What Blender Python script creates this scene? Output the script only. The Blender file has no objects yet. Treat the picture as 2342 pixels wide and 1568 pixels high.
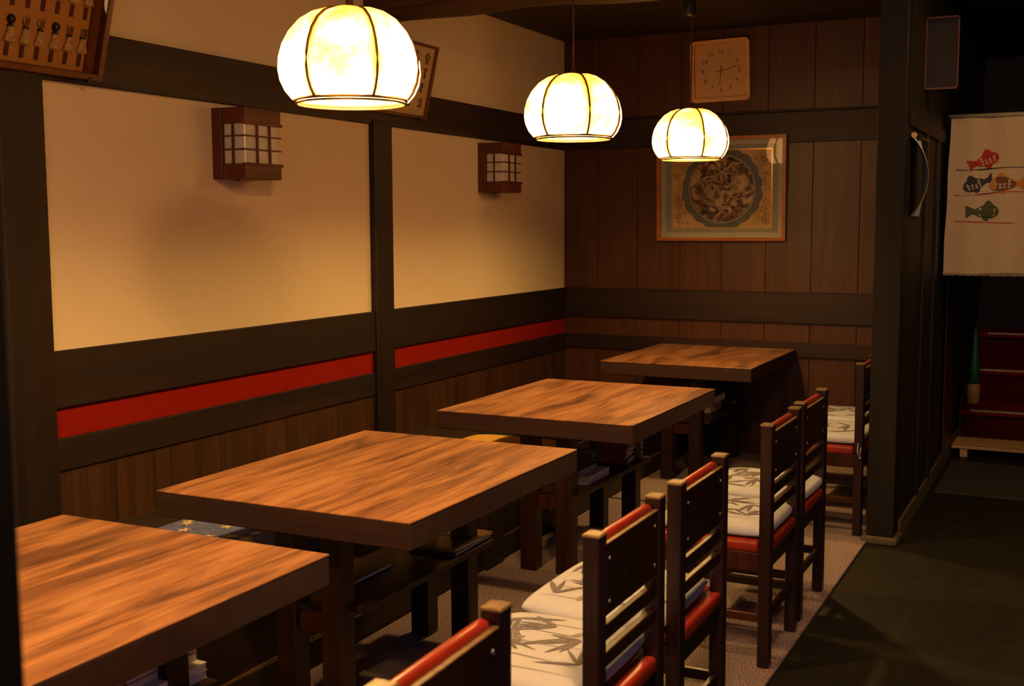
import bpy, bmesh, math, random
from mathutils import Vector, Matrix
random.seed(7)
SC = bpy.context.scene
COL = SC.collection
PI = math.pi

# ------------------------------------------------------------------ camera
cd = bpy.data.cameras.new('camera')
cam = bpy.data.objects.new('camera', cd); COL.objects.link(cam)
cd.sensor_width = 36.0
cd.lens = 2645.5 * 36.0 / 2342.0
R_ = Vector((0.89551908, 0.44500579, -0.00392852))
U_ = Vector((-0.04196633, 0.0932338, 0.99475941))
F_ = Vector((-0.44303997, 0.89066116, -0.1021679))
m = Matrix.Identity(4)
for i in range(3):
    m[i][0] = R_[i]; m[i][1] = U_[i]; m[i][2] = -F_[i]
m[0][3], m[1][3], m[2][3] = 3.2060, -4.3061, 1.4854
cam.matrix_world = m
cd.clip_start = 0.05
cd.dof.use_dof = True
cd.dof.focus_distance = 4.7
cd.dof.aperture_fstop = 5.6
SC.camera = cam

# ------------------------------------------------------------------ world and colour management
w = bpy.data.worlds.new('world'); SC.world = w; w.use_nodes = True
w.node_tree.nodes['Background'].inputs[0].default_value = (0.5, 0.55, 0.7, 1)
w.node_tree.nodes['Background'].inputs[1].default_value = 0.02
vs = SC.view_settings
vs.view_transform = 'Standard'; vs.look = 'None'; vs.gamma = 1.0; vs.use_curve_mapping = False
vs.exposure = 0.0
SC.cycles.use_denoising = True
SC.cycles.max_bounces = 8
SC.cycles.sample_clamp_indirect = 6.0

BULB = (1.0, 0.605, 0.185)
BULB_STRENGTH = 720.0
AISLE_STRENGTH = 190.0
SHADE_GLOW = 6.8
# daylight from the entrance window behind and to the right of the camera
ld = bpy.data.lights.new('window_daylight', 'AREA')
ld.shape = 'RECTANGLE'; ld.size = 1.3; ld.size_y = 1.2
ld.color = (0.52, 0.62, 1.0); ld.energy = 20.0
lo = bpy.data.objects.new('window_daylight', ld); COL.objects.link(lo)
lo.location = (3.75, -6.05, 1.75)
lo.rotation_euler = (Vector((2.2, 0.0, 0.3)) - Vector(lo.location)).to_track_quat('-Z', 'Y').to_euler()

# ------------------------------------------------------------------ materials
def nodes(name):
    mt = bpy.data.materials.new(name); mt.use_nodes = True
    nt = mt.node_tree; b = nt.nodes['Principled BSDF']
    return mt, nt, b
def N(nt, t, **kw):
    n = nt.nodes.new(t)
    for k, v in kw.items(): setattr(n, k, v)
    return n
def ramp(nt, stops, fac):
    r = N(nt, 'ShaderNodeValToRGB'); e = r.color_ramp.elements
    while len(e) < len(stops): e.new(0.5)
    for el, (p, c) in zip(e, stops): el.position = p; el.color = (*c, 1)
    nt.links.new(fac, r.inputs[0]); return r
def coords(nt, scale, rot=(0, 0, 0), rand=True):
    tc = N(nt, 'ShaderNodeTexCoord'); mp = N(nt, 'ShaderNodeMapping')
    mp.inputs['Scale'].default_value = scale; mp.inputs['Rotation'].default_value = rot
    nt.links.new(tc.outputs['Object'], mp.inputs[0])
    if rand:
        oi = N(nt, 'ShaderNodeObjectInfo'); mu = N(nt, 'ShaderNodeVectorMath', operation='SCALE')
        cb = N(nt, 'ShaderNodeCombineXYZ')
        for i in range(3): nt.links.new(oi.outputs['Random'], cb.inputs[i])
        nt.links.new(cb.outputs[0], mu.inputs[0]); mu.inputs['Scale'].default_value = 37.0
        nt.links.new(mu.outputs[0], mp.inputs['Location'])
    return mp
def bump(nt, b, fac, strength, dist=0.002):
    bp = N(nt, 'ShaderNodeBump'); bp.inputs['Strength'].default_value = strength
    bp.inputs['Distance'].default_value = dist
    nt.links.new(fac, bp.inputs['Height']); nt.links.new(bp.outputs[0], b.inputs['Normal'])
def plain(name, c, rough=0.5, metal=0.0, var=0.12, scale=30, spec=0.5, bmp=0.0):
    mt, nt, b = nodes(name)
    mp = coords(nt, (1, 1, 1)); nz = N(nt, 'ShaderNodeTexNoise'); nz.inputs['Scale'].default_value = scale
    nz.inputs['Detail'].default_value = 4
    nt.links.new(mp.outputs[0], nz.inputs['Vector'])
    r = ramp(nt, [(0.3, tuple(x*(1-var) for x in c)), (0.7, tuple(min(1, x*(1+var)) for x in c))], nz.outputs[0])
    nt.links.new(r.outputs[0], b.inputs['Base Color'])
    b.inputs['Roughness'].default_value = rough; b.inputs['Metallic'].default_value = metal
    b.inputs['Specular IOR Level'].default_value = spec
    if bmp: bump(nt, b, nz.outputs[0], bmp)
    return mt
def wood(name, dark, mid, light, axis='z', fine=60, rough=0.5, burl=0.0, spec=0.4, wave=6.0):
    """grain runs along axis"""
    mt, nt, b = nodes(name)
    s = {'x': (0.6, 9, 9), 'y': (9, 0.6, 9), 'z': (9, 9, 0.6)}[axis]
    mp = coords(nt, s)
    nz = N(nt, 'ShaderNodeTexNoise'); nz.inputs['Scale'].default_value = wave/4; nz.inputs['Detail'].default_value = 7
    nz.inputs['Distortion'].default_value = 0.7 + burl
    nt.links.new(mp.outputs[0], nz.inputs['Vector'])
    s2 = {'x': (1.2, 1*fine, 1*fine), 'y': (1*fine, 1.2, 1*fine), 'z': (1*fine, 1*fine, 1.2)}[axis]
    mp2 = coords(nt, s2); n2 = N(nt, 'ShaderNodeTexNoise'); n2.inputs['Scale'].default_value = 2.0
    n2.inputs['Detail'].default_value = 5
    nt.links.new(mp2.outputs[0], n2.inputs['Vector'])
    mx = N(nt, 'ShaderNodeMix'); mx.inputs[0].default_value = 0.38
    nt.links.new(nz.outputs[0], mx.inputs[2]); nt.links.new(n2.outputs[0], mx.inputs[3])
    r = ramp(nt, [(0.34, dark), (0.5, mid), (0.66, light)], mx.outputs[0])
    nt.links.new(r.outputs[0], b.inputs['Base Color'])
    b.inputs['Roughness'].default_value = rough; b.inputs['Specular IOR Level'].default_value = spec
    bump(nt, b, n2.outputs[0], 0.25, 0.001)
    return mt
def emit(name, c, s):
    mt, nt, b = nodes(name); b.inputs['Base Color'].default_value = (*c, 1)
    b.inputs['Emission Color'].default_value = (*c, 1); b.inputs['Emission Strength'].default_value = s
    return mt

M = {}
M['rail_y'] = wood('dark_stained_beam_y', (0.0060, 0.0023, 0.0018), (0.0120, 0.0043, 0.0032), (0.0210, 0.0076, 0.0054), 'y', rough=.55)
M['rail_x'] = wood('dark_stained_beam_x', (0.0079, 0.0031, 0.0024), (0.0158, 0.0058, 0.0040), (0.0268, 0.0100, 0.0073), 'x', rough=.5)
M['rail_z'] = wood('dark_stained_post', (0.0060, 0.0026, 0.0019), (0.0114, 0.0047, 0.0032), (0.0204, 0.0085, 0.0057), 'z', rough=.5)
M['beam_up'] = wood('dark_upper_beam', (0.0128, 0.0070, 0.0048), (0.0272, 0.0140, 0.0096), (0.0440, 0.0231, 0.0156), 'y', rough=.55)
M['pillar'] = wood('black_brown_pillar', (.006, .0045, .003), (.0095, .007, .0045), (.0135, .010, .006), 'z', rough=.6, spec=.25)
M['plank'] = wood('red_brown_plank', (.040, .012, .004), (.060, .018, .006), (.080, .026, .009), 'z', fine=45, rough=.42, burl=.8, spec=.5, wave=5)
M['plank_low'] = wood('brown_wainscot_plank', (0.0234, 0.0096, 0.0040), (0.0450, 0.0168, 0.0072), (0.0720, 0.0280, 0.0112), 'z', fine=45, rough=.45, burl=.6)
M['log'] = wood('round_log_brown', (0.0180, 0.0077, 0.0033), (0.0420, 0.0176, 0.0066), (0.0720, 0.0308, 0.0110), 'x', fine=30, rough=.6, burl=.5)
M['ceiling'] = wood('ceiling_board', (0.0100, 0.0054, 0.0027), (0.0200, 0.0099, 0.0045), (0.0300, 0.0149, 0.0067), 'x', rough=.7)
M['bench'] = wood('bench_wood', (0.0132, 0.0077, 0.0044), (0.0270, 0.0154, 0.0077), (0.0450, 0.0248, 0.0121), 'y', rough=.5)
M['plaster'] = plain('cream_plaster', (.75, .60, .40), .9, var=.03, scale=220, bmp=.12, spec=.2)
M['red_felt'] = plain('red_felt', (.23, .0085, .0018), .95, var=.14, scale=260, bmp=.3, spec=.1)
M['wood_warm'] = wood('reddish_lamp_wood', (0.0525, 0.0105, 0.0035), (0.0998, 0.0218, 0.0070), (0.1418, 0.0351, 0.0119), 'y', fine=60, rough=.5, burl=.5)
M['opal'] = plain('opal_acrylic', (.62, .56, .48), .18, var=.02, spec=.6)
M['frame_wood'] = wood('picture_frame_wood', (.30, .09, .02), (.42, .14, .03), (.55, .20, .05), 'x', rough=.35)
M['mat_board'] = plain('sage_mat_board', (.30, .30, .20), .8, var=.04, scale=300)
M['mat_inner'] = plain('pale_mat_edge', (.46, .45, .32), .8, var=.03)
M['gold'] = plain('gold_leaf', (.75, .48, .15), .3, metal=.9, var=.1)
M['brass'] = plain('worn_brass', (.55, .38, .16), .38, metal=.85, var=.25)
M['black'] = plain('black_metal', (.012, .012, .012), .35, var=.1, spec=.6)
M['dark_iron'] = plain('brown_wire', (.10, .045, .015), .5, var=.2)
M['steel'] = plain('steel_screw', (.45, .47, .5), .3, metal=.9)
M['lacquer'] = wood('dark_red_lacquer', (0.0210, 0.0042, 0.0028), (0.0420, 0.0084, 0.0049), (0.0595, 0.0140, 0.0070), 'z', rough=.32, spec=.5)
M['lacquer_dark'] = wood('chair_dark_lacquer', (0.0099, 0.0035, 0.0028), (0.0198, 0.0060, 0.0044), (0.0330, 0.0100, 0.0060), 'z', rough=.33, spec=.5)
M['lacquer_tip'] = plain('worn_edge_and_highlight', (.19, .115, .045), .34, var=.35, scale=60)
M['worn_edge'] = plain('worn_gilt_edge', (.16, .085, .03), .4, var=.5, scale=60)
M['vinyl'] = plain('red_vinyl', (.32, .026, .010), .30, var=.14, scale=18, spec=.55, bmp=.08)
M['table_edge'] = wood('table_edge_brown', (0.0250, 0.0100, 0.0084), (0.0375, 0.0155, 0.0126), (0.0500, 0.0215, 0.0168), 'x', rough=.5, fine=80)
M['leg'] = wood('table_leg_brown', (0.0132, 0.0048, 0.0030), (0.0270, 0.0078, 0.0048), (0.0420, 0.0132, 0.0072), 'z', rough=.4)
M['cream_cloth'] = plain('cream_cushion_cotton', (.53, .54, .66), .9, var=.03, scale=40, spec=.1, bmp=.15)
M['ink_grey'] = plain('grey_ink', (.18, .165, .185), .9, var=.2, scale=80, spec=.1)
M['ink_pale'] = plain('pale_ink', (.33, .30, .31), .9, var=.1, scale=80, spec=.1)
M['string'] = plain('white_string', (.75, .70, .62), .9)
M['denim'] = plain('blue_cotton', (.13, .15, .33), .9, var=.3, scale=45, spec=.1, bmp=.3)
M['navy'] = plain('navy_sheen_fabric', (.03, .04, .06), .4, var=.4, scale=45)
M['yellow_cloth'] = plain('yellow_cotton', (.72, .42, .09), .9, var=.06, spec=.1)
M['flower'] = plain('cream_print', (.62, .50, .30), .9)
M['paper'] = plain('page_edges', (.84, .82, .86), .8, var=.1, scale=200)
M['paper_warm'] = plain('page_edges_warm', (.66, .52, .34), .8, var=.06, scale=200)
M['cover_dark'] = plain('dark_cover', (.030, .018, .016), .3, var=.5, scale=14)
M['cover_red'] = plain('dark_red_spine', (.16, .018, .014), .4, var=.3, scale=30)
M['cover_bright'] = plain('red_spine', (.5, .05, .03), .4)
M['cover_blue'] = plain('blue_cover', (.05, .12, .24), .28, var=.5, scale=16)
M['cover_grey'] = plain('grey_blue_cover', (.16, .20, .22), .3, var=.5, scale=20)
M['cover_brown'] = plain('brown_cover', (.17, .09, .03), .3, var=.6, scale=16)
M['carpet'] = plain('beige_speckled_carpet', (.30, .22, .19), .97, var=.0, spec=.05)
M['concrete'] = plain('dark_concrete', (.015, .013, .008), .55, var=.35, scale=14, spec=.35, bmp=.15)
M['mat'] = plain('grey_rubber_mat', (.045, .043, .036), .7, var=.2, scale=40)
M['stone'] = plain('grey_stone', (.11, .085, .05), .7, var=.4, scale=35, bmp=.3)
M['stair_red'] = plain('red_stair_carpet', (.20, .010, .014), .95, var=.2, scale=120, spec=.1)
M['stair_riser'] = plain('dark_red_riser', (.07, .006, .006), .9, var=.2, scale=60, spec=.1)
M['pine'] = wood('pale_pine', (.45, .28, .11), (.58, .38, .16), (.66, .46, .22), 'x', rough=.6)
M['linen'] = plain('cream_linen', (.60, .48, .32), .95, var=.06, scale=60, spec=.05)
M['linen_top'] = plain('linen_green_grey', (.34, .33, .20), .95, var=.1, scale=60, spec=.05)
M['f_red'] = plain('red_print', (.42, .035, .02), .9, var=.15, scale=90)
M['f_navy'] = plain('navy_print', (.035, .045, .075), .9, var=.2, scale=90)
M['f_brown'] = plain('brown_print', (.19, .075, .02), .9, var=.2, scale=90)
M['f_orange'] = plain('orange_print', (.62, .25, .03), .9, var=.1, scale=90)
M['f_green'] = plain('green_print', (.075, .095, .04), .9, var=.2, scale=90)
M['f_line_red'] = plain('red_brush_line', (.55, .08, .03), .9)
M['f_line_navy'] = plain('grey_brush_line', (.10, .07, .09), .9)
M['f_pale'] = plain('pale_print_gap', (.58, .45, .27), .9)
M['curtain'] = plain('pale_blue_curtain', (.40, .43, .50), .9, var=.15, scale=14)
M['green'] = plain('green_plastic', (.015, .16, .06), .4)
M['tan'] = plain('tan_plastic', (.50, .26, .07), .5)
M['clock_face'] = plain('clock_face', (.66, .40, .15), .5, var=.03)
M['clock_rim'] = wood('clock_frame_wood', (.66, .33, .09), (.76, .40, .12), (.82, .46, .16), 'x', rough=.45)
M['clock_ink'] = plain('clock_ink', (.09, .07, .045), .6)
M['case_back'] = plain('tan_case_lining', (.50, .24, .07), .85, var=.06)
M['case_side'] = wood('case_frame_wood', (.09, .026, .008), (.13, .039, .012), (.18, .06, .02), 'z', rough=.4)
M['straw'] = plain('straw_strips', (.55, .38, .17), .8, var=.3, scale=80)
M['tag_shadow_brown'] = plain('dark_brown_tag_shadow', (.10, .022, .010), .7)
M['white_paint'] = plain('white_paint', (.62, .56, .42), .5)
M['old_paper'] = plain('aged_paper', (.50, .34, .15), .85, var=.08, scale=25)
M['sumi'] = plain('sumi_ink', (.10, .045, .015), .9)
M['art_tan'] = plain('art_tan_ground', (.58, .38, .13), .7, var=.1, scale=20)
M['art_blue'] = plain('art_slate_ring', (.105, .115, .095), .7, var=.1)
M['art_line'] = plain('art_cloud_line', (.32, .19, .055), .8)
M['art_cream'] = plain('art_cream', (.62, .46, .22), .7, var=.1, scale=60)
M['art_ring'] = plain('art_ring_line', (.40, .36, .24), .6)
M['socket'] = plain('lamp_socket', (.5, .4, .3), .4)
M['bulb'] = emit('bulb_glow', BULB, BULB_STRENGTH)
M['aisle'] = emit('aisle_lamp_glow', (1.0, .52, .20), AISLE_STRENGTH)
M['dark_wall'] = wood('dark_panelling', (0.0060, 0.0040, 0.0025), (0.0120, 0.0075, 0.0040), (0.0180, 0.0110, 0.0055), 'z', rough=.6)

def carpet_mat():
    mt, nt, b = nodes('beige_loop_carpet'); mp = coords(nt, (1, 1, 1), rand=False)
    v = N(nt, 'ShaderNodeTexNoise'); v.inputs['Scale'].default_value = 170; v.inputs['Detail'].default_value = 3
    nt.links.new(mp.outputs[0], v.inputs['Vector'])
    r = ramp(nt, [(.38, (.12, .085, .095)), (.5, (.30, .225, .225)), (.62, (.44, .34, .32))], v.outputs[0])
    nt.links.new(r.outputs[0], b.inputs['Base Color']); b.inputs['Roughness'].default_value = .98
    b.inputs['Specular IOR Level'].default_value = .1
    bump(nt, b, v.outputs[0], .5, .004); return mt
M['carpet'] = carpet_mat()

def table_mat():
    mt, nt, b = nodes('orange_zelkova_tabletop')
    mp = coords(nt, (5.5, .75, 1)); nz = N(nt, 'ShaderNodeTexNoise'); nz.inputs['Scale'].default_value = 1.7
    nz.inputs['Detail'].default_value = 9; nz.inputs['Distortion'].default_value = 1.5; nz.inputs['Roughness'].default_value = .6
    nt.links.new(mp.outputs[0], nz.inputs['Vector'])
    r = ramp(nt, [(.30, (.10, .040, .022)), (.43, (.25, .104, .048)), (.54, (.40, .178, .078)), (.70, (.50, .245, .115))], nz.outputs[0])
    mp2 = coords(nt, (45, 1.6, 1)); n2 = N(nt, 'ShaderNodeTexNoise'); n2.inputs['Scale'].default_value = 2.4
    n2.inputs['Detail'].default_value = 5; n2.inputs['Distortion'].default_value = .5
    nt.links.new(mp2.outputs[0], n2.inputs['Vector'])
    r2 = ramp(nt, [(.36, (.50, .42, .40)), (.55, (1, 1, 1))], n2.outputs[0])
    mx = N(nt, 'ShaderNodeMix', data_type='RGBA', blend_type='MULTIPLY'); mx.inputs[0].default_value = .8
    nt.links.new(r.outputs[0], mx.inputs[6]); nt.links.new(r2.outputs[0], mx.inputs[7])
    nt.links.new(mx.outputs[2], b.inputs['Base Color'])
    b.inputs['Roughness'].default_value = .38; b.inputs['Specular IOR Level'].default_value = .35
    return mt
M['tabletop'] = table_mat()

def shade_mat():
    """aged paper-fibre shade: diffuses and passes the lamp's light; thicker at the glued seams and crown ('thick')"""
    mt, nt, b = nodes('mottled_shade_panel')
    mp = coords(nt, (1, 1, 1)); nz = N(nt, 'ShaderNodeTexNoise'); nz.inputs['Scale'].default_value = 9
    nz.inputs['Detail'].default_value = 6; nz.inputs['Roughness'].default_value = .65
    nt.links.new(mp.outputs[0], nz.inputs['Vector'])
    at = N(nt, 'ShaderNodeAttribute'); at.attribute_name = 'thick'  # 'thick' carries the painted falloff of the shade's glow
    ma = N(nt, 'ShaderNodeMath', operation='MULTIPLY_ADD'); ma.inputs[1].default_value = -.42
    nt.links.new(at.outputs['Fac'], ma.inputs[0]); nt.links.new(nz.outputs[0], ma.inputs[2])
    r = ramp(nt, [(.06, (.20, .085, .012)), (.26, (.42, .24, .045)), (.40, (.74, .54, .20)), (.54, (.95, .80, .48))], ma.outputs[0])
    tr = N(nt, 'ShaderNodeBsdfTranslucent'); nt.links.new(r.outputs[0], tr.inputs[0])
    df = N(nt, 'ShaderNodeBsdfDiffuse'); nt.links.new(r.outputs[0], df.inputs[0])
    m1 = N(nt, 'ShaderNodeMixShader'); m1.inputs[0].default_value = .9
    nt.links.new(tr.outputs[0], m1.inputs[1]); nt.links.new(df.outputs[0], m1.inputs[2])
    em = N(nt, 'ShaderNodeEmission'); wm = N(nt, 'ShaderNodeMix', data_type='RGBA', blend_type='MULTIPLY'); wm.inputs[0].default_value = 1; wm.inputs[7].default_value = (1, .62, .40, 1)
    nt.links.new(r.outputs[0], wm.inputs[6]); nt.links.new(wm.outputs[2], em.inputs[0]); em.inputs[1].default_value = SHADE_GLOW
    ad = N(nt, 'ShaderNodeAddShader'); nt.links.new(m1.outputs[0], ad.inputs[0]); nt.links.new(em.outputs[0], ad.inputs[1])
    nt.links.new(ad.outputs[0], nt.nodes['Material Output'].inputs[0])
    return mt
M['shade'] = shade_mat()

def glass_mat():
    mt, nt, b = nodes('picture_glass')
    tr = N(nt, 'ShaderNodeBsdfTransparent'); gl = N(nt, 'ShaderNodeBsdfGlossy'); gl.inputs['Roughness'].default_value = .01
    fr = N(nt, 'ShaderNodeFresnel'); fr.inputs[0].default_value = 1.5
    mx = N(nt, 'ShaderNodeMixShader'); nt.links.new(fr.outputs[0], mx.inputs[0])
    nt.links.new(tr.outputs[0], mx.inputs[1]); nt.links.new(gl.outputs[0], mx.inputs[2])
    nt.links.new(mx.outputs[0], nt.nodes['Material Output'].inputs[0]); return mt
M['glass'] = glass_mat()

def roundel_mat():
    mt, nt, b = nodes('swirling_roundel')
    mp = coords(nt, (1, 1, 1), rand=False)
    nz = N(nt, 'ShaderNodeTexNoise'); nz.inputs['Scale'].default_value = 11; nz.inputs['Detail'].default_value = 4
    nz.inputs['Distortion'].default_value = 1.8
    nt.links.new(mp.outputs[0], nz.inputs['Vector'])
    r = ramp(nt, [(.36, (.050, .026, .012)), (.47, (.13, .07, .03)), (.55, (.50, .34, .14)), (.70, (.68, .50, .24))], nz.outputs[0])
    nt.links.new(r.outputs[0], b.inputs['Base Color']); b.inputs['Roughness'].default_value = .8; return mt
M['roundel'] = roundel_mat()

# ------------------------------------------------------------------ mesh helpers
class MB:
    def __init__(s): s.bm = bmesh.new()
    def box(s, x0, x1, y0, y1, z0, z1, bev=0.0, seg=1):
        b2 = bmesh.new(); bmesh.ops.create_cube(b2, size=1)
        for v in b2.verts:
            v.co = Vector(((x0+x1)/2 + v.co.x*(x1-x0), (y0+y1)/2 + v.co.y*(y1-y0), (z0+z1)/2 + v.co.z*(z1-z0)))
        if bev > 0: bmesh.ops.bevel(b2, geom=b2.edges[:], offset=bev, segments=seg, affect='EDGES', profile=.5)
        s.merge(b2); return s
    def merge(s, b2, mat=None):
        me = bpy.data.meshes.new('t'); b2.to_mesh(me); b2.free()
        if mat is not None: me.transform(mat)
        s.bm.from_mesh(me); bpy.data.meshes.remove(me)
    def cyl(s, p0, p1, r0, r1=None, seg=16, cap=True):
        r1 = r0 if r1 is None else r1
        p0 = Vector(p0); p1 = Vector(p1); d = p1-p0
        q = d.to_track_quat('Z', 'Y'); vs0 = []; vs1 = []
        for k in range(seg):
            a = 2*PI*k/seg; o = Vector((math.cos(a), math.sin(a), 0))
            vs0.append(s.bm.verts.new(p0 + q @ (o*r0))); vs1.append(s.bm.verts.new(p1 + q @ (o*r1)))
        for k in range(seg):
            f = s.bm.faces.new((vs0[k], vs0[(k+1) % seg], vs1[(k+1) % seg], vs1[k])); f.smooth = True
        if cap:
            s.bm.faces.new(vs0[::-1]); s.bm.faces.new(vs1)
        return s
    def tube(s, pts, r, seg=8, closed=False):
        pts = [Vector(p) for p in pts]; n = len(pts); rings = []
        up = Vector((0, 0, 1))
        for i, p in enumerate(pts):
            a = pts[(i-1) % n] if (closed or i > 0) else pts[i]; b = pts[(i+1) % n] if (closed or i < n-1) else pts[i]
            t = (b-a).normalized(); u = t.cross(up)
            if u.length < 1e-3: u = t.cross(Vector((1, 0, 0)))
            u.normalize(); v = t.cross(u)
            rr = r[i] if isinstance(r, (list, tuple)) else r
            rings.append([s.bm.verts.new(p + (u*math.cos(2*PI*k/seg) + v*math.sin(2*PI*k/seg))*rr) for k in range(seg)])
        for i in range(n if closed else n-1):
            A = rings[i]; B = rings[(i+1) % n]
            for k in range(seg):
                f = s.bm.faces.new((A[k], A[(k+1) % seg], B[(k+1) % seg], B[k])); f.smooth = True
        if not closed:
            s.bm.faces.new(rings[0][::-1]); s.bm.faces.new(rings[-1])
        return s
    def lathe(s, prof, seg=24, cx=0, cy=0):
        rings = [[s.bm.verts.new((cx + r*math.cos(2*PI*k/seg), cy + r*math.sin(2*PI*k/seg), z)) for k in range(seg)] for r, z in prof]
        for A, B in zip(rings, rings[1:]):
            for k in range(seg):
                f = s.bm.faces.new((A[k], A[(k+1) % seg], B[(k+1) % seg], B[k])); f.smooth = True
        s.bm.faces.new(rings[0][::-1]); s.bm.faces.new(rings[-1]); return s
    def poly(s, pts, thick=None, axis=None):
        vs = [s.bm.verts.new(p) for p in pts]; f = s.bm.faces.new(vs)
        if thick:
            e = bmesh.ops.extrude_face_region(s.bm, geom=[f]); vv = [g for g in e['geom'] if isinstance(g, bmesh.types.BMVert)]
            bmesh.ops.translate(s.bm, verts=vv, vec=Vector(axis)*thick)
        return s
    def make(s, name, mat, parent=None, mat4=None):
        me = bpy.data.meshes.new(name)
        bmesh.ops.recalc_face_normals(s.bm, faces=s.bm.faces[:])
        if mat4 is not None: s.bm.transform(mat4)
        s.bm.to_mesh(me); s.bm.free(); me.materials.append(M[mat] if isinstance(mat, str) else mat)
        o = bpy.data.objects.new(name, me); COL.objects.link(o)
        if parent is not None: o.parent = parent
        return o
def tag(o, label=None, cat=None, group=None, kind=None):
    if label: o['label'] = label
    if cat: o['category'] = cat
    if group: o['group'] = group
    if kind: o['kind'] = kind
    return o
def thing(name, label, cat, loc=(0, 0, 0), rz=0.0, group=None):
    o = bpy.data.objects.new(name, None); COL.objects.link(o); o.empty_display_size = .1
    o.location = loc; o.rotation_euler = (0, 0, rz)
    return tag(o, label, cat, group)
def struct(o, label=None): o['kind'] = 'structure'; (label and o.__setitem__('label', label)); return o
KIDS = {}
def children(o): return [c for c in bpy.data.objects if c.parent == o]
def dup(o, label=None, loc=None, rz=None, parent=None):
    c = o.copy(); COL.objects.link(c)
    if parent is not None: c.parent = parent
    if label: c['label'] = label
    if loc is not None: c.location = loc
    if rz is not None: c.rotation_euler = (0, 0, rz)
    for k in children(o): dup(k, parent=c)
    return c
def text_obj(txt, size, mat, parent, mtx, name='numeral', thick=0.0006):
    cu = bpy.data.curves.new('t', 'FONT'); cu.body = txt; cu.size = size; cu.align_x = 'CENTER'; cu.align_y = 'CENTER'
    cu.extrude = thick
    o = bpy.data.objects.new('t', cu); COL.objects.link(o)
    me = bpy.data.meshes.new_from_object(o.evaluated_get(bpy.context.evaluated_depsgraph_get()))
    bpy.data.objects.remove(o); me.transform(mtx); me.materials.clear(); me.materials.append(M[mat]); me.name = name
    q = bpy.data.objects.new(name, me); COL.objects.link(q); q.parent = parent; return q

# ------------------------------------------------------------------ room shell
YB = 2.944; ZC = 2.70; PX = 2.454
# levels shared by both walls
Z_R3B, Z_R3T, Z_R2B, Z_R2T, Z_BB, Z_BT = .630, .742, .853, 1.053, 1.978, 2.166
fl = struct(MB().box(-.1, 5.0, -6.4, 5.6, -.12, 0).make('floor', 'concrete'), 'dark concrete floor of the aisle')
ce = struct(MB().box(-.1, 5.0, -6.4, 5.6, ZC+.02, ZC+.12).make('ceiling', 'ceiling'), 'dark board ceiling')
for k in range(14):
    y0 = -4.2 + k*.52
    MB().box(0, 4.8, y0+.004, y0+.516, ZC, ZC+.02, .003).make('ceiling_board', 'ceiling', ce)
wl = struct(MB().box(-.12, 0, -6.4, YB+.1, 0, ZC).make('wall_left', 'plaster'), 'cream plaster wall with dark timber rails')
wb = struct(MB().box(0, PX, YB+.012, YB+.12, 0, ZC).make('wall_back', 'dark_wall'), 'red-brown plank wall behind the last table')
xe = [0.0, .245, .529, .824, 1.101, 1.385, 1.67, 1.955, 2.24, PX]
for a, b in zip(xe, xe[1:]):
    MB().box(a+.0015, b-.0015, YB-.001+random.uniform(-.0006, .0006), YB+.012, 0.0, ZC, .0012).make('plank', 'plank', wb)
# wainscot planks of the left wall, above the bench
k = 0; y = -1.46
while y < YB:
    y1 = min(y+.285, YB)
    MB().box(.0, .008+random.uniform(-.0006, .0006), y+.0015, y1-.0015, .36, Z_R3B+.01, .0012).make('plank', 'plank_low', wl)
    y = y1
struct(MB().box(PX-.03, PX, 1.28, 5.3, 0, ZC).make('wall_aisle', 'dark_wall'), 'dark partition wall along the aisle')
struct(MB().box(4.5, 4.6, -6.4, 5.3, 0, ZC).make('wall_right', 'dark_wall'))
struct(MB().box(PX-.03, 4.6, 5.2, 5.3, 0, ZC).make('wall_stairwell', 'dark_wall'), 'dark panelled wall above the red stairs')
wf = MB()   # wall behind the camera with the entrance window opening
wf.box(-.1, 3.0, -6.4, -6.3, 0, ZC); wf.box(4.4, 5.0, -6.4, -6.3, 0, ZC)
wf.box(3.0, 4.4, -6.4, -6.3, 0, 1.1); wf.box(3.0, 4.4, -6.4, -6.3, 2.4, ZC)
struct(wf.make('wall_front', 'dark_wall'))

# rails of the left wall
def tr(n, mb, mat, lab=None): return struct(mb.make('trim_%d' % n, mat), lab)
tr(1, MB().box(0, .022, -1.468, YB, Z_BB, Z_BT, .003), 'beam_up', 'wide dark upper beam along the left wall')
tr(2, MB().box(0, .024, -1.468, YB, Z_R2B, Z_R2T, .003), 'rail_y', 'dark rail above the red band')
tr(3, MB().box(0, .020, -1.468, YB, Z_R3B, Z_R3T+.003, .003), 'rail_y', 'dark rail under the red band')
tr(4, MB().box(0, .006, -1.468, .557, Z_R3T+.003, Z_R2B, .0), 'red_felt', 'red felt band left of the wall post')
tr(5, MB().box(0, .006, .72, YB, Z_R3T+.003, Z_R2B, .0), 'red_felt', 'red felt band right of the wall post')
tr(6, MB().box(0, .035, .557, .72, .36, Z_BB+.02, .003), 'rail_z', 'dark post dividing the cream wall')
tr(7, MB().box(0, .040, -1.65, -1.468, 0, ZC, .003), 'rail_z', 'dark post at the left end of the cream wall')
# rails of the back wall
tr(8, MB().box(.0, PX-.03, YB-.024, YB, Z_BB, Z_BT, .003), 'rail_x', 'dark upper beam on the plank wall')
tr(9, MB().box(.0, PX-.03, YB-.022, YB, Z_R2B+.008, Z_R2T+.003, .003), 'rail_x', 'dark middle rail on the plank wall')
tr(10, MB().box(.0, PX-.03, YB-.022, YB, Z_R3B+.02, Z_R3T, .003), 'rail_x', 'dark lower rail on the plank wall')
tr(11, MB().box(.003, PX-.03, YB-.03, YB-.001, Z_BT+.001, Z_BT+.012, .002), 'rail_x')

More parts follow.
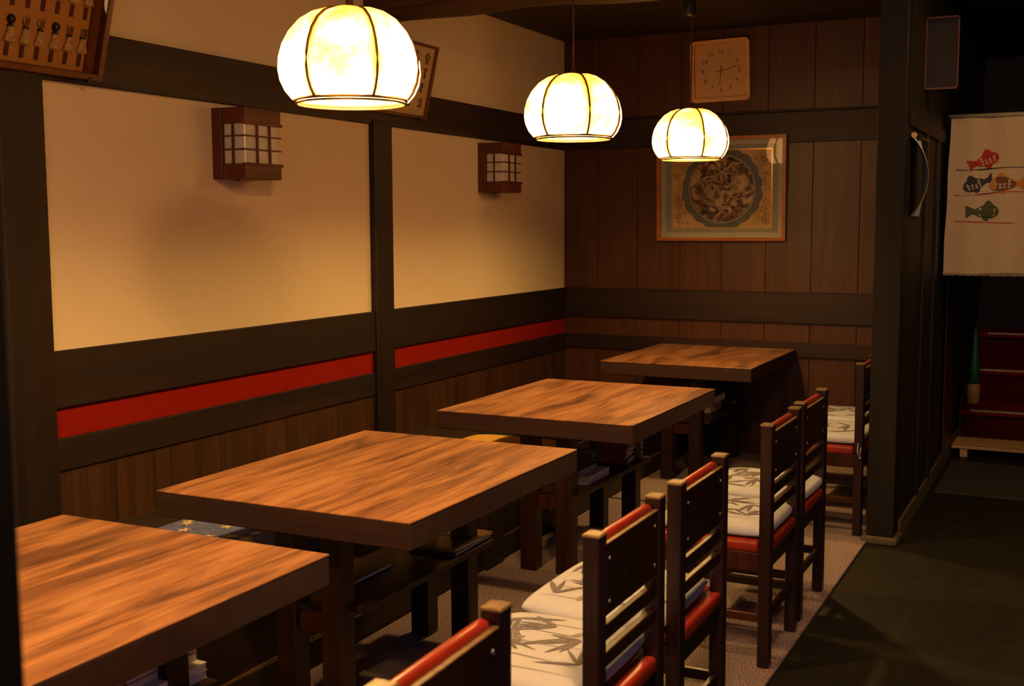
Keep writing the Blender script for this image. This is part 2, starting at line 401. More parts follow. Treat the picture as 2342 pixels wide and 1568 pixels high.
# round log beam crossing under the ceiling
mb = MB(); seg = 20; rings = []
for i in range(29):
    x = -.02 + i*4.6/28
    cz = 2.615 + .012*math.sin(x*3.1) + .006*math.sin(x*9); hw = .125 + .006*math.sin(x*5+1); hh = .135 + .008*math.sin(x*4.3)
    ring = []
    for k in range(seg):
        a = 2*PI*k/seg; c, s_ = math.cos(a), math.sin(a)
        rx = math.copysign(abs(c)**.55, c)*hw; rz = math.copysign(abs(s_)**.6, s_)*hh
        ring.append(mb.bm.verts.new((x, .655 + rx, cz + rz)))
    rings.append(ring)
for A, B in zip(rings, rings[1:]):
    for k in range(seg):
        f = mb.bm.faces.new((A[k], A[(k+1) % seg], B[(k+1) % seg], B[k])); f.smooth = True
struct(mb.make('trim_12', 'log'), 'rough log beam crossing under the ceiling')

# pillars
t = thing('pillar', 'square dark wooden pillar on a stone base between tables and aisle', 'pillar', (2.392, 1.222, 0))
MB().box(-.062, .062, -.062, .062, .035, ZC, .004).make('shaft', 'pillar', t)
MB().box(-.082, .080, -.085, .085, 0, .035, .008, 2).make('base', 'stone', t)
t = thing('pillar', 'blurred black pillar at the left edge, nearest the camera', 'pillar', (2.395, -3.745, 0))
MB().box(-.060, .060, -.07, .07, .035, ZC, .004).make('shaft', 'pillar', t)
MB().box(-.08, .08, -.09, .09, 0, .035, .008, 2).make('base', 'stone', t)

# carpet
o = MB().box(.94, 2.334, -4.6, YB-.002, 0, .012, .003).make('carpet', 'carpet')
tag(o, 'speckled beige carpet under the tables and chairs', 'carpet')
struct(MB().box(.94, 2.334, 1.42, 1.432, .012, .0145, .0008).make('trim_13', 'black'), 'dark seam across the carpet')

# ------------------------------------------------------------------ wall bench
t = thing('wall_bench', 'built-in dark wooden bench running along the left wall', 'bench', (0, 0, 0))
MB().box(.001, .955, -4.4, YB-.002, .355, .39, .006, 2).make('seat_board', 'bench', t)
MB().box(.90, .925, -4.4, YB-.002, .110, .355, .002).make('front_panel', 'bench', t)
MB().box(.90, .936, -4.4, YB-.002, .0, .104, .003).make('plinth', 'bench', t)
MB().box(.924, .932, -4.4, YB-.002, .104, .110).make('seam_highlight', 'lacquer_tip', t)  # highlight along the plinth seam, put in as a pale strip
MB().box(.926, .962, -.04, .115, .0, .355, .003).make('end_board', 'bench', t)

# ------------------------------------------------------------------ cushions
def hfun(u, v, t):
    a = max(0.0, 1-abs(u)**5); b = max(0.0, 1-abs(v)**5)
    return t*(a*b)**.30
def pillow(mb, w, d, t, curl=0.0, n=18, seed=0, wav=.0035):
    rnd = random.Random(seed); ph = [rnd.uniform(0, 6) for _ in range(4)]
    def top(u, v):
        z = hfun(u, v, t)*.62 + wav*math.sin(3.5*u+ph[0])*math.sin(3*v+ph[1])*(1-abs(u)**3)*(1-abs(v)**3)
        return z
    def bend(u): return curl*max(0, -u)**3
    def co(u, v, s):
        rr = 1 - .05*(abs(u*v))**3
        z = (top(u, v) if s > 0 else -hfun(u, v, t)*.36) + bend(u) + t*.38
        return Vector((u*w/2*rr, v*d/2*rr, z))
    g = {}
    us = [math.sin(PI/2*(2*i/n-1)) for i in range(n+1)]
    for s_ in (1, -1):
        for i, u in enumerate(us):
            for j, v in enumerate(us):
                edge = i in (0, n) or j in (0, n)
                if s_ < 0 and edge: g[(i, j, -1)] = g[(i, j, 1)]
                else: g[(i, j, s_)] = mb.bm.verts.new(co(u, v, s_))
        for i in range(n):
            for j in range(n):
                q = (g[(i, j, s_)], g[(i+1, j, s_)], g[(i+1, j+1, s_)], g[(i, j+1, s_)])
                f = mb.bm.faces.new(q if s_ > 0 else q[::-1]); f.smooth = True
    return lambda x, y: co(max(-1, min(1, 2*x/w)), max(-1, min(1, 2*y/d)), 1).z
def on_surface_leaf(mb, zf, x, y, ang, L, W, n=7, lift=.0016):
    """a tapering brush stroke laid on the cushion"""
    c, s_ = math.cos(ang), math.sin(ang); prev = None
    for i in range(n+1):
        t_ = i/n; ww = W*math.sin(PI*min(1, (t_*.92+.08)))**.8*(1-.3*t_) + .0006
        px, py = x + c*L*t_, y + s_*L*t_
        a = (px - s_*ww/2, py + c*ww/2); b = (px + s_*ww/2, py - c*ww/2)
        cur = [mb.bm.verts.new((q[0], q[1], zf(*q)+lift)) for q in (a, b)]
        if prev: mb.bm.faces.new((prev[0], prev[1], cur[1], cur[0]))
        prev = cur
def seat_cushion(label, loc, rz, seed, curl=0.0, ties=True, w=.40, d=.39):
    rnd = random.Random(seed)
    t = thing('seat_cushion', label, 'cushion', loc, rz, 'bamboo print cushions on the chairs')
    mb = MB(); zf = pillow(mb, w, d, .052, curl, seed=seed); mb.make('cover', 'cream_cloth', t)
    pr = MB(); pp = MB()
    lim = .43
    for q in range(7):   # sprays of bamboo leaves
        bx, by = (-.13, .10, -.02)[q % 3] + rnd.uniform(-.03, .03), -.15 + q*.05 + rnd.uniform(-.02, .02); a0 = rnd.uniform(0, 6.28)
        for k in range(rnd.randint(4, 6)):
            a = a0 + rnd.uniform(-1.1, 1.1); L = rnd.uniform(.08, .125)
            if abs(bx+L*math.cos(a)) > w*lim or abs(by+L*math.sin(a)) > d*lim: a += PI
            on_surface_leaf(pr, zf, bx, by, a, L, rnd.uniform(.010, .020))
    for q in range(5):   # long thin stems
        y0 = -.16 + q*.075 + rnd.uniform(-.01, .01)
        on_surface_leaf(pr if q % 2 else pp, zf, -w*.42, y0, rnd.uniform(-.12, .12), w*.82, .003, n=16)
    for q in range(5):
        on_surface_leaf(pp, zf, rnd.uniform(-.1, .05), rnd.uniform(-.13, .1), rnd.uniform(0, 6.28), rnd.uniform(.04, .07), rnd.uniform(.015, .03))
    pr.make('bamboo_print', 'ink_grey', t)['kind'] = 'stuff'; pp.make('leaf_wash', 'ink_pale', t)['kind'] = 'stuff'
    if ties:
        tb = MB(); x, y = w/2-.01, -d/2+.012
        tb.tube([(x, y, .02), (x+.006, y-.008, .012), (x+.008, y-.012, -.01), (x+.004, y-.012, -.05)], .0022, 6)
        tb.tube([(x, y, .02), (x-.004, y-.012, .015), (x-.006, y-.013, -.02), (x-.002, y-.013, -.042)], .0022, 6)
        tb.tube([(x+.004, y-.012, -.05), (x+.007, y-.012, -.056)], .004, 6)
        tb.make('tie', 'string', t)
    return t

# ------------------------------------------------------------------ chairs  (chair faces -x; back posts at local x=0)
H = .82; CW = .43
def make_chair(label, loc, rz=0.0):
    t = thing('dining_chair', label, 'chair', loc, rz, 'red and dark lacquer chairs along the aisle side')
    for s_ in (-1, 1):
        y = s_*(CW/2-.022)
        mb = MB(); mb.box(-.040, .0, y-.022, y+.022, .0, H, .0045, 2)
        p = mb.make('back_post', 'lacquer_dark', t)
        MB().box(-.0415, .0015, y-.0235, y+.0235, H-.007, H+.0015, .004, 2).make('worn_cap', 'lacquer_tip', p)
        mb = MB(); mb.box(-.415, -.375, y-.022, y+.022, .0, .388, .004); mb.make('leg', 'lacquer_dark', t)
        MB().box(-.375, -.04, y-.010, y+.010, .150, .180, .003).make('side_stretcher', 'lacquer', t)
    MB().box(-.030, -.012, -CW/2+.044, CW/2-.044, .153, .183, .003).make('rear_stretcher', 'lacquer_dark', t)
    yi = CW/2-.044
    o = MB().box(-.018, -.004, -yi, yi, .630, H-.030, .003).make('back_panel', 'lacquer_dark', t)
    MB().box(-.0182, -.0038, -yi, yi, H-.032, H-.0285, .001).make('edge_strip', 'worn_edge', o)
    o['label'] = 'dark back board with a worn golden top edge'
    mb = MB(); mb.box(-.046, -.018, -yi, yi, .635, H-.016, .012, 4)
    for f in mb.bm.faces: f.smooth = True
    mb.make('back_pad', 'vinyl', t)
    for yy in (-yi+.025, yi-.025):
        for z in (.66, .755): MB().cyl((-.005, yy, z), (-.0015, yy, z), .006, .005, 10).make('screw', 'steel', o)
    for z0, z1 in ((.570, .604), (.510, .543)):
        MB().box(-.030, -.010, -yi, yi, z0, z1, .004, 2).make('back_slat', 'lacquer_dark', t)
    fr = MB()
    fr.box(-.375, -.03, -CW/2+.005, -CW/2+.027, .325, .388, .002).box(-.375, -.03, CW/2-.027, CW/2-.005, .325, .388, .002)
    fr.box(-.408, -.39, -yi, yi, .325, .388, .002).box(-.032, -.014, -yi, yi, .325, .388, .002)
    fr.make('seat_frame', 'lacquer', t)
    mb = MB(); mb.box(-.425, -.0405, -CW/2+.002, CW/2-.002, .385, .430, .016, 4)
    mb.box(-.05, -.002, -yi, yi, .385, .428, .012, 3)
    for f in mb.bm.faces: f.smooth = True
    mb.make('seat_pad', 'vinyl', t)
    return t
CZ = .012
CX = 2.312
ch = {}
CH = [('c2', 'chair by the second table from the front, the one nearer the camera', (CX, -1.885, CZ), 0.0),
      ('c1', 'chair nearest the camera, its back cut off by the bottom edge', (CX+.030, -2.775, CZ), 0.03),
      ('c3', 'chair by the second table from the front, the farther of that pair', (CX, -1.335, CZ), 0.0),
      ('c4', 'chair of the third pair, in front, with a hanging cushion tie', (CX, -.395, CZ), 0.0),
      ('c5', 'chair of the third pair, directly behind the chair with the hanging tie', (CX-.008, .115, CZ), 0.0),
      ('c6', 'chair right beside the dark pillar', (CX-.015, 1.42, CZ), 0.0),
      ('c7', 'chair farthest away, hidden behind the dark pillar but for its cushion', (CX-.03, 1.93, CZ), 0.0)]
proto = None
for key, lab, loc, rz in CH:
    lab = 'dark red lacquer ' + lab
    if proto is None: proto = make_chair(lab, loc, rz); ch[key] = proto
    else: ch[key] = dup(proto, lab, loc, rz)
    ch[key].name = 'dining_chair'
SZ = CZ + .429
CC = CX-.212
seat_cushion('cream bamboo print cushion on the chair nearest the camera', (CC+.03, -2.775, SZ), .02, 11, w=.40, d=.42)
seat_cushion('cream bamboo print cushion on the near chair of the second pair', (CC-.022, -1.885, SZ), .0, 21, ties=False, w=.385, d=.46)
seat_cushion('cream bamboo print cushion with a raised front edge, second pair\'s far chair', (CC-.018, -1.395, SZ), .0, 35, curl=.012, w=.39, d=.485, ties=False)
seat_cushion('cream bamboo print cushion with hanging string, third pair\'s near chair', (CC, -.385, SZ), .0, 42, w=.40, d=.43)
seat_cushion('cream bamboo print cushion on the third pair\'s far chair', (CC, .120, SZ), -.02, 53, ties=False, w=.40, d=.43)
seat_cushion('cream bamboo print cushion on the chair right beside the pillar', (CC-.01, 1.42, SZ), .0, 64, w=.40, d=.43)
seat_cushion('cream bamboo print cushion on the farthest chair, half hidden', (CC-.02, 1.93, SZ), .0, 75, w=.40, d=.43, ties=False)

# ------------------------------------------------------------------ tables
TH = .70; TX = 1.185; TW = .885; TL = 1.12
def make_table(label, loc, L=TL, W=TW):
    t = thing('dining_table', label, 'table', loc, 0, 'four dining tables in a row')
    x, y = W/2, L/2
    MB().box(-x, x, -y, y, TH-.0045, TH, .0015).make('tabletop', 'tabletop', t)
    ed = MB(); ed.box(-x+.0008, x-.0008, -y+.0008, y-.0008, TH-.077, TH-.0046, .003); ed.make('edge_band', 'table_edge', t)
    for sy in (-1, 1):
        for sx in (-1, 1):
            cx, cy = sx*.083, sy*.385
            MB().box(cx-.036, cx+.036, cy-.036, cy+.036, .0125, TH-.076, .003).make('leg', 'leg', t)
        MB().box(-.047, .047, sy*.385-.015, sy*.385+.015, .28, .338, .002).make('crossbar', 'lacquer', t)
    MB().box(-.150, .150, -.347, .49, .340, .362, .002).make('shelf', 'leg', t)
    return t
TB = [('table nearest the camera, cut off by the frame edge', (1.163, -2.635, CZ-.012)),
      ('second table from the front, the largest seen whole', (1.187, -1.186, 0)),
      ('third table from the front, with many magazines on its shelf', (1.196, .466, 0)),
      ('farthest table, pushed up to the plank wall', (1.150, 2.415, 0))]
tb0 = None
for i, (lab, loc) in enumerate(TB):
    lab = 'orange wood topped ' + lab; loc = (loc[0], loc[1], .0)
    if i == 0: tb0 = make_table(lab, loc)
    else: dup(tb0, lab, loc)

# ------------------------------------------------------------------ books and magazines
def book(label, x, y, z, w, l, h, cover='cover_dark', pages='paper', rz=0.0, name='magazine', group='magazines under the tables', spine=None):
    """w along x, l along y; spine on the near (-y) side, page block visible on +x side"""
    t = thing(name, label, 'magazine' if name == 'magazine' else 'book', (x, y, z), rz, group)
    c = min(.0018, h*.2)
    MB().box(-w/2+.002, w/2-.002, -l/2+.002, l/2-.002, c, h-c).make('pages', pages, t)
    cv = MB(); cv.box(-w/2, w/2, -l/2, l/2, 0, c).box(-w/2, w/2, -l/2, l/2, h-c, h); cv.make('cover', cover, t)
    MB().box(-w/2, w/2, -l/2-.001, -l/2+.002, 0, h).make('spine', spine or cover, t)
    return t
S = .363
# third table: near stack
book('thick white book at the bottom of the near stack, third table', 1.222, .36, S, .18, .25, .033, 'paper', 'paper', .0, 'book', None, 'paper_warm')
book('thin book with a red spine on the thick white book', 1.195, .335, S+.034, .15, .20, .012, 'cover_grey', 'paper', .04, spine='cover_bright')
book('blue covered magazine on top of the near stack, third table', 1.195, .335, S+.047, .155, .205, .011, 'cover_blue', 'paper', .02, spine='paper_warm')
# third table: far stack of red spined magazines, right pile and left pile
ORD = ['first', 'second', 'third', 'fourth', 'fifth', 'sixth', 'seventh', 'eighth']
z = S; rnd = random.Random(5)
for i in range(8):
    h = .0125 if i < 5 else .010
    last = i == 7
    book(('blue-grey covered magazine topping the far red-spined pile' if last else 'red spined magazine in the far pile, %s from the bottom' % ORD[i]),
         1.232 + rnd.uniform(-.007, .007) + (.004 if i > 4 else -.004), .82 + rnd.uniform(-.006, .006), z, .155, .22, h,
         'cover_blue' if last else 'cover_grey', 'paper', rnd.uniform(-.02, .02), spine='cover_red', group='red spined magazines in the far pile'); z += h+.0005
z = S
for i in range(5):
    book('%s spined magazine in the middle pile, %s from the bottom' % ('grey' if i % 2 else 'dark red', ORD[i]), 1.095 + rnd.uniform(-.006, .006), .80 + rnd.uniform(-.01, .01), z, .10, .22, .012,
         'cover_grey', 'paper', .0, spine='cover_grey' if i % 2 else 'cover_red', group='magazines in the middle pile'); z += .0125
# second table
book('black covered magazine lying at the far end of the second table\'s shelf', 1.232, -.83, S, .18, .27, .013, 'cover_dark', 'paper', .03)
book('brown covered magazine on top of the black one, second table', 1.236, -.825, S+.0135, .18, .27, .011, 'cover_brown', 'paper', -.02)
book('small pale leaflet lying across the brown magazine', 1.225, -.76, S+.025, .11, .08, .004, 'paper_warm', 'paper', .3)
book('dark glossy magazine with a red spine tip on the second shelf', 1.10, -1.285, S, .18, .27, .013, 'cover_dark', 'paper', .0, spine='cover_bright')
# first table
z = S
for i, cvr in enumerate(('paper_warm', 'paper', 'paper_warm', 'cover_bright')):
    book(['lowest thick book on the nearest table\'s shelf', 'second book from the bottom on the nearest table\'s shelf', 'third book from the bottom on the nearest table\'s shelf', 'red covered book topping the nearest table\'s pile'][i],
         1.195 - (i > 1)*.03, -2.27, z, .17, .24, .020, cvr, 'paper', 0, 'book', 'books under the nearest table'); z += .0205
# fourth table
book('thick white box-like volume on the far table\'s shelf', 1.175, 2.42, S, .12, .24, .055, 'paper_warm', 'paper_warm', .0, 'book')
book('thick dark volume lying on top of the white one, far table', 1.185, 2.42, S+.0555, .14, .25, .042, 'cover_grey', 'paper', .0, 'book')
book('dark red book at the back of the far table\'s shelf', 1.19, 2.79, S, .15, .20, .018, 'cover_red', 'paper_warm', .0, 'book')
book('thin pale book on the dark red one at the back, far table', 1.19, 2.79, S+.0185, .15, .20, .012, 'cover_dark', 'paper_warm', .02, 'book')

# bench cushions
t = thing('bench_cushion', 'blue cotton bench cushion with cream flower print', 'cushion', (.62, -1.30, .390))
mb = MB(); zf = pillow(mb, .62, .60, .055, seed=3, n=22, wav=.004); mb.make('cover', 'denim', t)
fb = MB(); rnd = random.Random(9)
for i in range(34):
    fx, fy = rnd.uniform(-.27, .27), rnd.uniform(-.26, .26); a0 = rnd.uniform(0, 6)
    for k in range(5): on_surface_leaf(fb, zf, fx, fy, a0 + k*2*PI/5, .027, .014, n=4, lift=.0018)
fb.make('flower_print', 'flower', t)['kind'] = 'stuff'
t = thing('bench_cushion', 'plain yellow flat cushion on the bench by the third table', 'cushion', (.70, .56, .390))
mb = MB(); pillow(mb, .545, .62, .040, seed=4, wav=.002); mb.make('cover', 'yellow_cloth', t)
t = thing('bench_cushion', 'dark navy glossy cushion just behind the yellow one', 'cushion', (.68, 1.135, .390))
mb = MB(); pillow(mb, .54, .50, .062, seed=5, wav=.004); mb.make('cover', 'navy', t)

# ------------------------------------------------------------------ pendant lamps
RIBP = [(.055, .250), (.075, .249), (.105, .238), (.135, .216), (.160, .185), (.176, .150), (.185, .115), (.187, .082), (.182, .052), (.170, .024), (.156, .004)]
def rr_at(k): return RIBP[k]
def make_lamp(label, loc, rz):
    t = thing('pendant_lamp', label, 'lamp', loc, rz, 'pumpkin shaped paper pendant lamps in a row')
    sub = 14
    for q in range(6):
        mb = MB(); grid = []
        for (r, z) in RIBP:
            row = []
            for j in range(sub+1):
                tt = j/sub; a = (q+tt)*PI/3
                bulge = math.sin(PI*tt)**.75
                amp = .115*min(1, max(0.05, (r-.05)/.12))
                # a flat chord between ribs pulled outward by the bulge
                chord = math.cos(PI/6)/math.cos((tt-.5)*PI/3)
                rad = r*(chord + (1-chord)*bulge + amp*bulge)
                row.append(mb.bm.verts.new((rad*math.cos(a), rad*math.sin(a), z + .004*bulge*(z > .2))))
            grid.append(row)
        for A, B in zip(grid, grid[1:]):
            for j in range(sub):
                f = mb.bm.faces.new((A[j], A[j+1], B[j+1], B[j])); f.smooth = True
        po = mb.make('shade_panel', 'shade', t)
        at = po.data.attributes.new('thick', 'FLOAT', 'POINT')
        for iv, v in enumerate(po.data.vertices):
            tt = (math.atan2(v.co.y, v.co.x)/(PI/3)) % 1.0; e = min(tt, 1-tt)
            at.data[iv].value = max(0, 1-e/.10)*.62 + min(1, max(0, (v.co.z-.165)/.085))*.62  # glow dimming painted in toward the ribs and crown
        rb = MB(); a = q*PI/3
        rb.tube([((r+.0045)*math.cos(a), (r+.0045)*math.sin(a), z) for r, z in RIBP], .0042, 6); rb.make('rib', 'dark_iron', t)
    rb = MB()
    def ringp(r, z, n=48): return [(r*math.cos(2*PI*k/n), r*math.sin(2*PI*k/n), z) for k in range(n)]
    rb.tube(ringp(.156, .002), .0045, 8, True); rb.tube(ringp(.152, -.006), .0035, 8, True); rb.make('rim', 'dark_iron', t)
    cp = MB(); cp.lathe([(.060, .247), (.060, .252), (.030, .258), (.012, .264), (.010, .285)], 24); cp.make('cap', 'dark_iron', t)
    MB().cyl((0, 0, .130), (0, 0, .247), .018, .02, 14).make('socket', 'socket', t)
    bl = MB(); bl.lathe([(.012, .135), (.020, .118), (.036, .092), (.042, .068), (.036, .042), (.018, .029), (.004, .026)], 20); bl.make('bulb', 'bulb', t)
    top = 2.70 - loc[2]
    cdm = MB(); n = 60
    for ph in (0, PI):
        cdm.tube([(.0026*math.cos(ph+i*.9), .0026*math.sin(ph+i*.9), .28 + (top-.28)*i/n) for i in range(n+1)], .0026, 5)
    cdm.make('cord', 'dark_iron', t)
    MB().lathe([(.045, top-.022), (.045, top-.006), (.03, top)], 20).make('ceiling_rose', 'dark_iron', t)
    return t
def ribang(lx, ly, deg):
    """rotation so that one rib shows deg to the right of the camera side"""
    back = math.atan2(-4.306-ly, 3.206-lx)
    return back + math.radians(deg)
LP = [('largest glowing pendant lamp, nearest the camera, over the second table', (1.324, -1.536, 1.830), 22),
      ('middle-sized glowing pendant lamp, the middle one of the three', (1.285, .131, 1.838), 20),
      ('smallest glowing pendant lamp, the farthest, before the framed picture', (1.311, 1.618, 1.825), 21),
      ('glowing pendant lamp over the table nearest the camera', (1.30, -3.10, 1.830), 10)]
l0 = None
for lab, loc, dg in LP:
    rz = ribang(loc[0], loc[1], dg)
    if l0 is None: l0 = make_lamp(lab, loc, rz)
    else:
        q = dup(l0, lab, loc, rz)
# flush ceiling lamp over the aisle (just above the frame); lights the aisle, curtain and upper wall
t = thing('ceiling_lamp', 'round flush ceiling lamp above the aisle', 'lamp', (2.75, -2.6, ZC-.06))
MB().lathe([(.10, .06), (.16, .055), (.165, .02), (.16, .012)], 28).make('housing', 'white_paint', t)
MB().lathe([(.155, .012), (.14, -.015), (.08, -.035), (.02, -.04)], 28).make('diffuser', 'aisle', t)

banner_fill = dup(t, 'added unseen round ceiling lamp, fill light for the banner before the stairs', (3.55, .75, ZC-.06))  # added out of view to brighten the banner and pillar edge
banner_fill['group'] = t['group'] = 'flush ceiling lamps along the aisle'
# ------------------------------------------------------------------ wall lanterns (unlit)
def make_sconce(label, loc):
    """origin at wall, low near corner; extends +x .168, +y .235, +z .285"""
    t = thing('wall_lantern', label, 'lantern', loc, 0, 'unlit wooden lattice wall lanterns')
    D, Wd, Hh = .168, .235, .285
    MB().box(0, .050, 0, Wd, 0, Hh, .002).make('back_frame', 'wood_warm', t)
    MB().box(0.05, D, 0.004, Wd, Hh-.062, Hh, .003).make('top_cap', 'wood_warm', t)
    MB().box(0.05, D, 0.004, Wd, 0, .060, .003).make('bottom_tray', 'wood_warm', t)
    MB().box(.050, D-.010, .014, Wd-.014, .060, Hh-.062, .004).make('diffuser', 'opal', t)
    for z in (.118, .172):
        MB().box(.052, D-.004, .006, .011, z-.003, z+.003).make('lattice_bar', 'wood_warm', t)
        MB().box(D-.009, D-.003, .006, Wd+.006, z-.003, z+.003).make('lattice_bar', 'wood_warm', t)
    MB().box(.098, .106, .005, .012, .060, Hh-.062).make('lattice_bar', 'wood_warm', t)
    for yy in (.085, .165):
        MB().box(D-.008, D-.001, yy-.005, yy+.005, .060, Hh-.062).make('lattice_bar', 'wood_warm', t)
    MB().box(D-.012, D+.002, .0, Wd+.010, Hh-.068, Hh-.056, .002).make('lip', 'wood_warm', t)
    MB().box(D-.012, D+.002, .0, Wd+.010, .052, .064, .002).make('lip', 'wood_warm', t)
    MB().cyl((.08, .06, -.006), (.08, .06, 0), .008, seg=10).make('pull_knob', 'black', t)
    return t
s0 = make_sconce('square wooden lattice lantern on the left cream panel, unlit', (0, -.590, 1.672))
dup(s0, 'square wooden lattice lantern on the right cream panel, nearer the corner', (0, 1.700, 1.670))

# ------------------------------------------------------------------ clock
t = thing('wall_clock', 'square wooden clock with rounded corners above the picture', 'clock', (1.085, YB-.001, 2.441), 0)
t.rotation_euler = (math.radians(3), math.radians(-1.0), 0)
def rrect(w, h, r, n=6):
    pts = []
    for cx, cy, a0 in ((w/2-r, h/2-r, 0), (-w/2+r, h/2-r, 90), (-w/2+r, -h/2+r, 180), (w/2-r, -h/2+r, 270)):
        for k in range(n+1):
            a = math.radians(a0 + 90*k/n); pts.append((cx + r*math.cos(a), cy + r*math.sin(a)))
    return pts
def ring_frame(mb, outer, inner, y0, y1):
    n = len(outer); L = []
    for pts, y in ((outer, y1), (outer, y0), (inner, y0), (inner, y1)):
        L.append([mb.bm.verts.new((p[0], y, p[1])) for p in pts])
    for A, B in ((L[0], L[1]), (L[1], L[2]), (L[2], L[3])):
        for k in range(n): mb.bm.faces.new((A[k], A[(k+1) % n], B[(k+1) % n], B[k]))
mb = MB(); ring_frame(mb, rrect(.380, .380, .03), rrect(.335, .335, .012), -.045, -.0)
mb.make('frame', 'clock_rim', t)
mb = MB(); mb.poly([(p[0], -.012, p[1]) for p in rrect(.337, .337, .012)], .006, (0, 1, 0)); mb.make('face', 'clock_face', t)
R90 = Matrix.Rotation(PI/2, 4, 'X')
for k in range(1, 13):
    a = PI/2 - k*PI/6
    text_obj(str(k), .036, 'clock_ink', t, Matrix.Translation((.118*math.cos(a), -.0135, .118*math.sin(a))) @ R90)
def hand(ang, L, wd, nm, y):
    a = PI/2 - math.radians(ang); c, s_ = math.cos(a), math.sin(a); mb = MB()
    mb.poly([(-s_*wd - c*.03, y, c*wd - s_*.03), (s_*wd - c*.03, y, -c*wd - s_*.03), (s_*wd*.4 + c*L, y, -c*wd*.4 + s_*L), (-s_*wd*.4 + c*L, y, c*wd*.4 + s_*L)], .001, (0, -1, 0))
    mb.make(nm, 'clock_ink', t)
hand(187, .085, .0035, 'hour_hand', -.016); hand(78, .13, .0025, 'minute_hand', -.018)
MB().cyl((0, -.012, 0), (0, -.021, 0), .005, seg=12).make('hub', 'clock_ink', t)
mb = MB(); mb.poly([(p[0], -.032, p[1]) for p in rrect(.336, .336, .012)]); mb.make('glass', 'glass', t)

# ------------------------------------------------------------------ framed picture (generic swirling roundel)
t = thing('framed_picture', 'orange-brown framed print of a dark swirling roundel on tan clouds', 'picture', (1.096, YB-.008, 1.703), 0)
t.rotation_euler = (math.radians(2.0), 0, math.radians(.65))
W_, H_ = .835, .655
mb = MB(); ring_frame(mb, rrect(W_, H_, .002, 1), rrect(W_-.044, H_-.044, .001, 1), -.042, 0); mb.make('frame', 'frame_wood', t)
mb = MB(); mb.poly([(p[0], -.014, p[1]) for p in rrect(W_-.04, H_-.04, .001, 1)], .006, (0, 1, 0)); mb.make('mat_board', 'mat_inner', t)
mb = MB(); mb.poly([(p[0], -.018, p[1]) for p in rrect(W_-.11, H_-.105, .001, 1)], .004, (0, 1, 0)); mb.make('inner_mat', 'mat_board', t)
ax, az = .008, .0
AW, AH = .635, .485
mb = MB(); ring_frame(mb, [(p[0]+ax, p[1]+az) for p in rrect(AW+.010, AH+.010, .001, 1)], [(p[0]+ax, p[1]+az) for p in rrect(AW, AH, .0008, 1)], -.0205, -.018); mb.make('gold_line', 'gold', t)
mb = MB(); mb.poly([(p[0]+ax, -.0195, p[1]+az) for p in rrect(AW, AH, .001, 1)], .001, (0, 1, 0)); art = mb.make('print', 'art_tan', t)
def disc(mb, r, y, cx=ax, cz=az, n=72, wob=None, clipz=None):
    pts = []
    for k in range(n):
        a = 2*PI*k/n; q = r + (wob(a) if wob else 0); zz = q*math.sin(a)
        if clipz: zz = max(-clipz, min(clipz, zz))
        pts.append((cx + q*math.cos(a), y, cz + zz))
    mb.poly(pts)
mb = MB(); disc(mb, .252, -.0200, wob=lambda a: .012*abs(math.sin(a*9))-.004*math.sin(a*5), n=180, clipz=.2415); mb.make('slate_ring', 'art_blue', art)
rnd = random.Random(3)
mb = MB()
for i in range(130):    # cloud curls around the ring
    sx = rnd.choice((-1, 1)); cx = ax + sx*rnd.uniform(.215, .300); cz = rnd.uniform(-.222, .222)
    if math.hypot(cx-ax, cz) < .268: continue
    a0 = rnd.uniform(0, 6.28); pts = []
    for k in range(12):
        a = a0 + k*.55; r = .020*(1-k/14); pts.append((cx + r*math.cos(a), -.0202, cz + r*math.sin(a)))
    pts = [p for p in pts if abs(p[0]-ax) < AW/2-.003]
    if len(pts) > 3: mb.tube(pts, .0015, 4)
mb.make('cloud_curls', 'art_line', art)['kind'] = 'stuff'
mb = MB(); disc(mb, .216, -.0203); mb.make('roundel_rim', 'art_ring', art)
mb = MB(); disc(mb, .210, -.0206); mb.make('roundel_line', 'art_blue', art)
mb = MB(); disc(mb, .206, -.0209); mb.make('roundel', 'roundel', art)
mb = MB(); mc = MB()
def stroke(m_, pts, w0):
    n = len(pts)
    for i in range(n): pass
    m_.tube([(ax+p[0], -.0212, az+p[1]) for p in pts], [w0*math.sin(PI*(i+.6)/(n+.2))+.0004 for i in range(n)], 4)
for q in range(5):     # coiling cream bands
    a0 = q*1.3; pts = []
    for k in range(26):
        a = a0 + k*.17; r = .05 + .115*(k/26) + .02*math.sin(k*.9+q)
        pts.append((r*math.cos(a), r*math.sin(a)))
    stroke(mb, pts, .0042)
    for k in range(2, 24, 2):
        x, z_ = pts[k]; a = math.atan2(z_, x)
        stroke(mb, [(x, z_), (x - .014*math.cos(a+.5), z_ - .014*math.sin(a+.5)), (x - .022*math.cos(a+.9), z_ - .022*math.sin(a+.9))], .0022)
for i in range(12):
    cx, cz = rnd.uniform(-.13, .13), rnd.uniform(-.13, .13); a0 = rnd.uniform(0, 6.28)
    stroke(mb, [(cx + .02*(1-k/12)*math.cos(a0+k*.5), cz + .02*(1-k/12)*math.sin(a0+k*.5)) for k in range(10)], .0024)
mb.make('swirl_lines', 'art_cream', art)['kind'] = 'stuff'
mb = MB(); mb.poly([(p[0], -.034, p[1]) for p in rrect(W_-.042, H_-.042, .001, 1)]); mb.make('glass', 'glass', t)

# ------------------------------------------------------------------ tilted frames on the upper beam
def tilt_frame(t, deg): t.rotation_euler = (0, math.radians(deg), 0)
